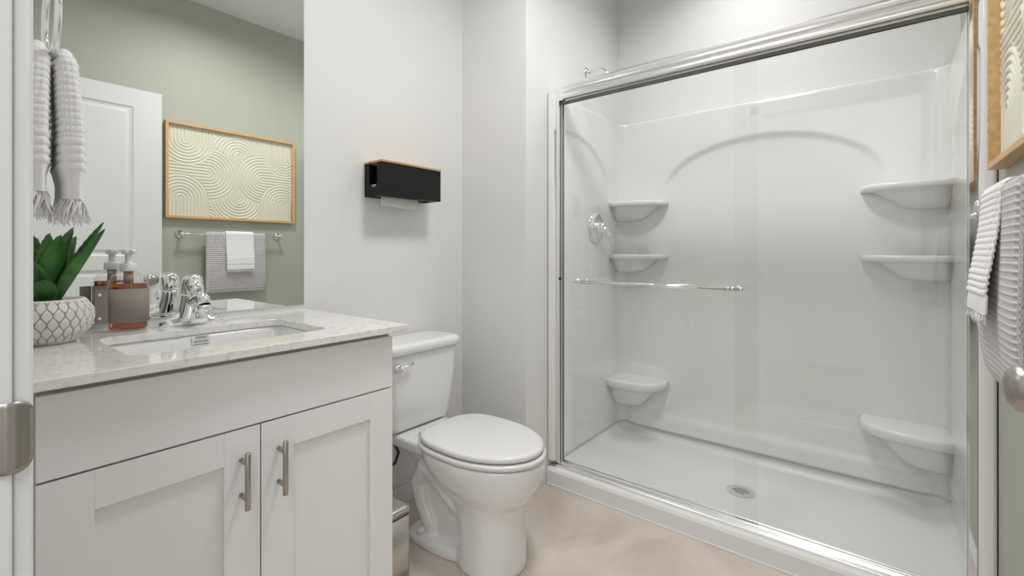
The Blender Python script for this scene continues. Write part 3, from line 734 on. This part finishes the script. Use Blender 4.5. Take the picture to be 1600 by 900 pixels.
# end plates with the U-shaped slot
def end_plate(x, slot):
    yc = (DY0+DY1)/2; r = .0265; mb = MB()
    if not slot: return mb.box(x, x+th, DY0, DY1, DZ0, DZ1)
    P_ = [(yc+r, DZ1)]+[(yc+r*math.cos(R(a)), DZ0+.062+r*-math.sin(R(a))) for a in range(0, 181, 15)]+[(yc-r, DZ1)]
    Q_ = [(DY1, DZ1)]+[(yc+(DY1-yc)*min(1, max(-1, 1.42*math.cos(R(a)))), DZ0 if 45 <= a <= 135 else DZ0+(.0)) for a in range(0, 181, 15)]+[(DY0, DZ1)]
    vs = []; fs = []
    for xx in (x, x+th):
        vs += [(xx, y, z) for y, z in P_]+[(xx, y, z) for y, z in Q_]
    n = len(P_)
    for i in range(n-1):
        fs += [(i, i+1, n+i+1, n+i), (2*n+i, 3*n+i, 3*n+i+1, 2*n+i+1), (i, 2*n+i, 2*n+i+1, i+1), (n+i, n+i+1, 3*n+i+1, 3*n+i)]
    return mb.add(vs, fs)
end_plate(DX0, True).build('end_plate', M['black'], pd); end_plate(DX1-th, False).build('end_plate', M['black'], pd)
MB().box(DX0-.002, DX1+.002, DY0-.002, DY1, DZ1, DZ1+.008).build('bamboo_lid', M['bamboo'], pd, bevel=.0008)
pt = empty('paper_towel_stack', (1.278, 1.60, 1.349), 'white folded paper towels inside the black box, one sheet hanging below', 'paper towels')
st_ = MB()
for i in range(14): st_.box(DX0+.012+.0012*(i % 3), DX1-.02, DY0+.012, DY1-.012, DZ0+.006+i*.0032, DZ0+.0085+i*.0032)
st_.build('folded_sheets', M['paper'], pt)
def sheet(u, v):
    x = 1.148+.196*u+.004*math.sin(v*3); z = DZ0+.008-.048*v
    return (x-.012*v, DY0+.047-.016*v-.004*math.sin(u*5), z+.003*math.sin(u*7)*v)
o = MB().add(*grid_mesh(sheet, 24, 12), smooth=True).build('hanging_sheet', M['paper'], pt); m_ = o.modifiers.new('sol', 'SOLIDIFY'); m_.thickness = .0008

# ------------------------------------------------------------------ toilet
TX = 1.275
to = empty('toilet', (TX, 1.25, 0), 'white two-piece toilet with closed elongated lid between vanity and shower', 'toilet')
def egg(z, hw, yf, yb, yc=1.16, n=64, eb=.75, ef=1.0):
    P = []
    for i in range(n):
        a = 2*math.pi*i/n; c_, s_ = math.cos(a), math.sin(a)
        if s_ <= 0: x = hw*math.copysign(abs(c_)**ef, c_); y = yc-(yc-yf)*abs(s_)**ef
        else: x = hw*math.copysign(abs(c_)**eb, c_); y = yc+(yb-yc)*abs(s_)**eb
        P.append((TX+x, y, z))
    return P
tb_ = MB()
tb_.loft([egg(z, hw, yf, yb, yc) for z, hw, yf, yb, yc in
    ((0, .120, .975, 1.22, 1.09), (.06, .116, .980, 1.22, 1.09), (.14, .111, .985, 1.23, 1.09), (.20, .110, .982, 1.25, 1.10), (.235, .118, .965, 1.28, 1.11), (.265, .136, .940, 1.31, 1.13), (.30, .157, .920, 1.34, 1.15), (.34, .172, .905, 1.37, 1.16), (.365, .178, .899, 1.38, 1.16), (.385, .180, .897, 1.38, 1.16), (.398, .177, .900, 1.38, 1.16))])
# rear block, trapway, foot, tank deck
tb_.loft([egg(z, hw, yf, yb, 1.33, eb=.5, ef=.6) for z, hw, yf, yb in ((0, .075, 1.15, 1.47), (.05, .062, 1.15, 1.46), (.2, .06, 1.15, 1.45), (.30, .085, 1.15, 1.50), (.37, .12, 1.15, 1.56))])
tb_.loft([egg(z, hw, 1.14, yb, 1.36, eb=.55, ef=.7) for z, hw, yb in ((0, .118, 1.478), (.022, .118, 1.478), (.034, .108, 1.468), (.04, .09, 1.45))])
for s in (-1, 1):
    tb_.tube([(TX+s*.075, 1.17, .17), (TX+s*.078, 1.23, .22), (TX+s*.074, 1.31, .285), (TX+s*.070, 1.38, .285), (TX+s*.068, 1.42, .22), (TX+s*.066, 1.40, .14), (TX+s*.062, 1.36, .07), (TX+s*.06, 1.35, .02)], [.02, .034, .040, .040, .038, .034, .032, .03], 16)
tb_.loft([egg(z, hw, 1.25, yb, 1.42, eb=.45, ef=.8) for z, hw, yb in ((.345, .120, 1.60), (.36, .132, 1.62), (.388, .136, 1.62), (.398, .130, 1.615))])
bw = tb_.build('bowl', M['ceramic'], to)
m_ = bw.modifiers.new('rm', 'REMESH'); m_.mode = 'VOXEL'; m_.voxel_size = .0055; m_.use_smooth_shade = True
m_ = bw.modifiers.new('sm', 'SMOOTH'); m_.factor = .5; m_.iterations = 9
for s in (-1, 1):
    MB().lathe([(.0165, 0), (.0165, .014), (.012, .022), (.004, .025)], (TX+s*.092, 1.385, .036), n=24).build('bolt_cap', M['ceramic'], to)
st2 = MB().loft([egg(z, hw, yf, yb, 1.16, eb=.62) for z, hw, yf, yb in ((.401, .176, .902, 1.375), (.403, .182, .896, 1.38), (.412, .185, .893, 1.382), (.418, .183, .895, 1.38), (.421, .176, .902, 1.375))])
st2.build('seat', M['seat'], to)
ld = MB().loft([egg(z, hw, yf, yb, 1.16, eb=.62) for z, hw, yf, yb in ((.4245, .170, .911, 1.365), (.4265, .176, .905, 1.37), (.434, .179, .902, 1.372), (.442, .177, .904, 1.37), (.4455, .172, .909, 1.366), (.447, .160, .925, 1.355), (.4475, .05, 1.05, 1.25))])
ld.build('lid', M['seat'], to)
for s in (-1, 1): MB().box(TX+s*.075-.022, TX+s*.075+.022, 1.362, 1.398, .399, .428).build('hinge', M['seat'], to, bevel=.006, seg=3)
def rbox(x0, x1, y0, y1, z, r, n=8): return [(x, y, z) for x, y in rrect(x0, x1, y0, y1, r, n)]
tk = MB(); rg = []
for z, hw, yf in ((.402, .150, 1.492), (.408, .158, 1.482), (.42, .162, 1.478), (.50, .176, 1.470), (.60, .186, 1.462), (.70, .192, 1.458), (.714, .193, 1.457)):
    rg.append(rbox(TX-hw, TX+hw, yf, YM-.012, z, .045 if z > .41 else .03))
tk.loft(rg).build('tank', M['ceramic'], to)
rg = []
for z, k in ((.715, -.004), (.718, .0), (.741, .002), (.749, -.002), (.754, -.010), (.756, -.03)):
    rg.append(rbox(TX-.203-k, TX+.203+k, 1.445-k, YM-.008+min(0, k), z, .05))
MB().loft(rg).build('tank_lid', M['ceramic'], to)
MB().lathe([(.019, 0), (.021, .006), (.018, .012), (.014, .022)], (TX-.150, 1.4600, .668), (0, -1, 0), 24).tube([(TX-.150, 1.440, .668), (TX-.120, 1.438, .672), (TX-.085, 1.440, .679)], [.009, .007, .0065], 16).build('flush_lever', M['chrome'], to)
# shut-off valve and hose
sv = empty('shutoff_valve', (1.12, YM, .20), 'small chrome water valve and braided dark hose on the wall left of the toilet', 'water valve')
MB().lathe([(.028, 0), (.026, .004), (.010, .008), (.009, .05)], (1.12, YM-.0005, .20), (0, -1, 0), 24).lathe([(.013, -.02), (.013, .02)], (1.12, YM-.055, .205), n=20).lathe([(.018, .0), (.018, .014)], (1.12, YM-.07, .20), (0, -1, 0), 20).build('valve', M['chrome'], sv)
MB().tube([(1.12, YM-.055, .225), (1.14, YM-.06, .232), (1.18, YM-.07, .222), (1.215, YM-.08, .235), (1.225, YM-.09, .28), (1.19, YM-.10, .34), (1.16, YM-.10, .40)], .006, 12).build('supply_hose', M['rubber'], sv)

# ------------------------------------------------------------------ bin
bn = empty('waste_bin', (.925, 1.33, 0), 'slim brushed steel step bin between the vanity and the toilet', 'bin')
bx0, bx1, by0, by1 = .862, .986, 1.205, 1.45
MB().loft([rbox(bx0, bx1, by0, by1, z, .014) for z in (.012, .262)]).build('body', M['steel'], bn)
MB().loft([rbox(bx0+.002, bx1-.002, by0+.002, by1-.002, z, .014) for z in (.0003, .012)]).build('foot_ring', M['rubber'], bn)
MB().loft([rbox(bx0+.002, bx1-.002, by0+.002, by1-.002, z, .013) for z in (.262, .268)]).build('lid_seam', M['rubber'], bn)
MB().loft([rbox(bx0-k, bx1+k, by0-k, by1+k, z, .015) for z, k in ((.268, .001), (.286, .001), (.291, -.003), (.292, -.012))]).build('lid', M['steel'], bn)
